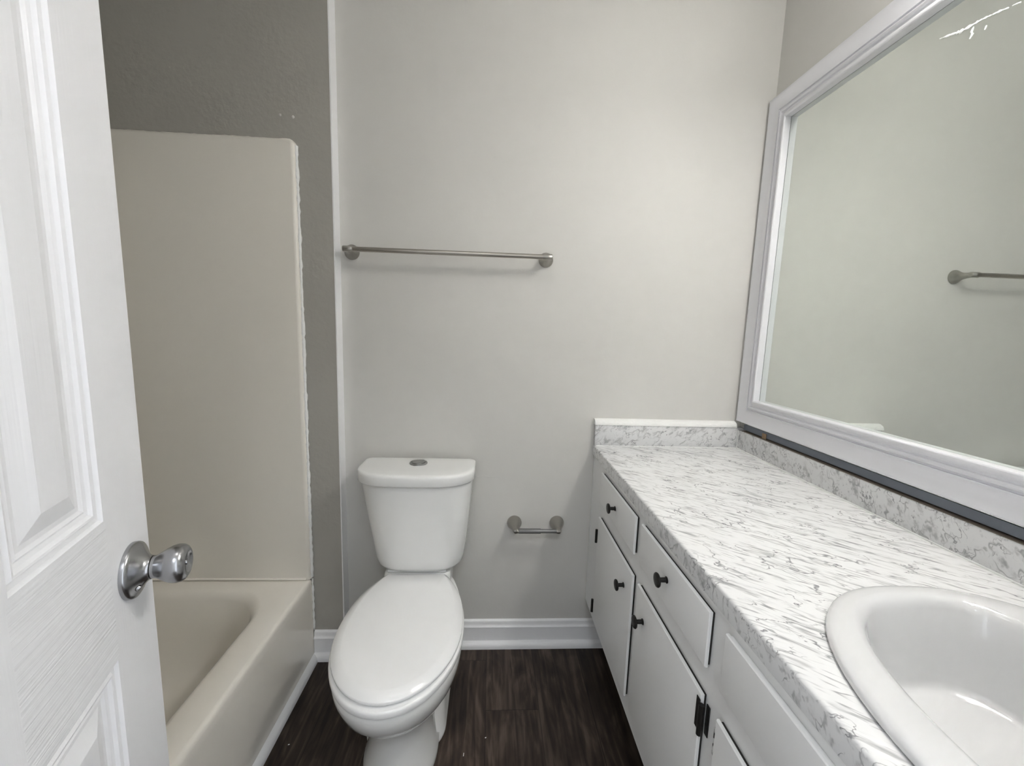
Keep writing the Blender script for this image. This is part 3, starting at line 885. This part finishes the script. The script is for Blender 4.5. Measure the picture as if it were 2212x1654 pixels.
for w, h in prof:
    w *= 0.985
    rg.append([(FX - h, MY0 + w, MZ0 + w), (FX - h, MY1 - w, MZ0 + w), (FX - h, MY1 - w, MZ1 - w), (FX - h, MY0 + w, MZ1 - w)])
rg.append(rg[0])
vr = [[bm.verts.new(p) for p in r] for r in rg[:-1]]
vr.append(vr[0])
for i in range(len(vr) - 1):
    for j in range(4):
        k = (j + 1) % 4
        bm.faces.new((vr[i][j], vr[i][k], vr[i + 1][k], vr[i + 1][j]))
link('frame', bm, M['frame'], mir, smooth=True, sharp=28)
bm = bmesh.new()
extrude_profile(bm, [(XR - 0.0005, 0.9450), (XR - 0.0115, 0.9450), (XR - 0.0115, 0.9660), (XR - 0.0100, 0.9660), (XR - 0.0100, 0.9470), (XR - 0.0005, 0.9470)], MY0, MY1 - 0.03, 'y')
q = link('bottom_channel', bm, M['channel'], mir); q['label'] = 'grey metal channel holding the lower edge of the glass'
q = bx('shim', (XR - 0.0145, 1.345, 0.9400), (XR - 0.0120, 1.365, 0.9600), M['rawwood'], mir); q['label'] = 'bare wood shim under the frame'

q = bx('ledge', (XR - 0.020, MY0, ZB1 + 0.0004), (XR - 0.0006, MY1 - 0.03, ZB1 + 0.0020), M['ledge'], mir); q['label'] = 'brown unpainted ledge under the mirror'
# smears of white paint across the glass
def smear(pts, r, k):
    bm = bmesh.new()
    P = [Vector((GX - 0.0002, y, z)) for y, z in pts]
    fine = []
    for a, b in zip(P[:-1], P[1:]):
        n = max(2, int((b - a).length / 0.003))
        fine += [a.lerp(b, t / n) for t in range(n)]
    fine.append(P[-1])
    rings = []
    for i, c in enumerate(fine):
        t = (fine[min(i + 1, len(fine) - 1)] - fine[max(i - 1, 0)]).normalized()
        side = Vector((1, 0, 0)).cross(t).normalized()
        f = math.sin(math.pi * (i + 0.6) / (len(fine) + 0.2)) ** 0.5
        w = r * f * (1 + k * random.uniform(-1, 1))
        rings.append([c + side * (w * math.cos(2 * math.pi * q / 8)) + Vector((-1, 0, 0)) * (0.0003 + 0.0006 * f * max(0, math.sin(2 * math.pi * q / 8))) for q in range(8)])
    loft(bm, rings)
    o = link('paint_smear', bm, M['smear'], mir, smooth=True, sharp=60); o['label'] = 'smear of white paint on the mirror glass'
smear([(0.948, 1.984), (0.925, 1.977), (0.905, 1.970), (0.885, 1.968), (0.868, 1.967), (0.850, 1.964)], 0.0028, 0.6)
smear([(0.848, 1.963), (0.834, 1.960), (0.822, 1.957)], 0.0022, 0.5)
smear([(0.816, 1.956), (0.803, 1.953)], 0.0016, 0.4)
smear([(0.8800, 1.963), (0.8830, 1.955), (0.8805, 1.949), (0.8840, 1.942)], 0.0022, 0.5)
smear([(0.8560, 1.949), (0.8580, 1.942)], 0.0017, 0.5)

# ------------------------------------------------------------------ vanity light above the mirror
vl = empty('vanity_light', (XR, 0.58, 2.28))
tag(vl, 'three lamp vanity light bar on the wall above the mirror', 'wall lamp')
bx('backplate', (XR - 0.028, 0.36, 2.225), (XR - 0.0008, 0.80, 2.335), M['chrome'], vl, 0.006)
for y in (0.43, 0.58, 0.73):
    bm = bmesh.new(); lathe(bm, (XR - 0.0285, y, 2.28), (-1, 0, 0), [(0, 0), (0, 0.022), (0.006, 0.020), (0.010, 0.010), (0.072, 0.010), (0.072, 0)], 20)
    s_ = link('lamp_arm', bm, M['chrome'], vl, smooth=True)
    LX = XR - 0.088
    bm = bmesh.new(); lathe(bm, (LX, y, 2.300), (0, 0, -1), [(0, 0), (0, 0.022), (0.004, 0.024), (0.030, 0.024), (0.030, 0)], 24)
    link('socket', bm, M['chrome'], s_, smooth=True, sharp=50)
    bm = bmesh.new(); lathe(bm, (LX, y, 2.2695), (0, 0, -1), [(0, 0.026), (0.010, 0.034), (0.030, 0.044), (0.070, 0.053), (0.105, 0.058)], 28)
    for f in [f for f in bm.faces if len(f.verts) > 4]: bm.faces.remove(f)
    b_ = link('lamp_shade', bm, M['shade'], s_, smooth=True, sharp=180); b_['label'] = 'lit frosted glass shade open at the bottom'
    bm = bmesh.new(); lathe(bm, (LX, y, 2.2690), (0, 0, -1), [(0, 0), (0, 0.012), (0.030, 0.016), (0.060, 0.036), (0.080, 0.046), (0.094, 0.046), (0.102, 0.038), (0.106, 0.0)], 24)
    b_ = link('bulb', bm, M['bulb'], s_, smooth=True, sharp=180); b_['label'] = 'lit bulb'
# fill light added under the ceiling, out of view, to brighten cabinets and tub
cl = empty('ceiling_fill_light', (-0.15, 0.42, CEIL))
tag(cl, 'added round fill light on the bathroom ceiling, out of view', 'fill lamp')
bm = bmesh.new(); lathe(bm, (-0.15, 0.42, CEIL - 0.0005), (0, 0, -1), [(0, 0), (0, 0.165), (0.018, 0.165), (0.020, 0.150), (0.020, 0)], 32)
link('fill_canopy', bm, M['nickel'], cl, smooth=True)
bm = bmesh.new(); lathe(bm, (-0.15, 0.42, CEIL - 0.021), (0, 0, -1), [(0, 0), (0, 0.148), (0.020, 0.143), (0.045, 0.118), (0.060, 0.075), (0.066, 0.0)], 32)
link('fill_dome_shade', bm, M['fill_dome'], cl, smooth=True)
# added hallway fill light, unseen, brightens the room through the doorway
bm = bmesh.new(); lathe(bm, (0.05, YN - 0.75, CEIL - 0.0005), (0, 0, -1), [(0, 0), (0, 0.16), (0.04, 0.15), (0.07, 0.10), (0.08, 0)], 28)
tag(link('hall_fill_lamp', bm, M['hallfill'], None, smooth=True), 'added round fill light in the hallway behind the doorway, out of view', 'fill lamp')

# ------------------------------------------------------------------ paint chips on the floor
for i, (x, y, l, w, a, lab) in enumerate(((0.012, 1.125, 0.0045, 0.003, 0.4, 'tiny white paint chip on the floor seam beside the toilet, the rounder one'),
                                          (-0.055, 1.075, 0.010, 0.002, 1.5, 'thin white paint sliver on the floor at the toilet foot'),
                                          (-0.600, 1.118, 0.005, 0.003, 0.2, 'tiny white paint chip on the floor beside the bathtub'))):
    bm = bmesh.new(); box(bm, (-l / 2, -w / 2, 0.0001), (l / 2, w / 2, 0.0012), 0.0004, 1)
    o = link('paint_chip', bm, M['caulk']); o.location = (x, y, 0); o.rotation_euler = (0, 0, a)
    tag(o, lab, 'paint chip', 'paint chips on the floor')
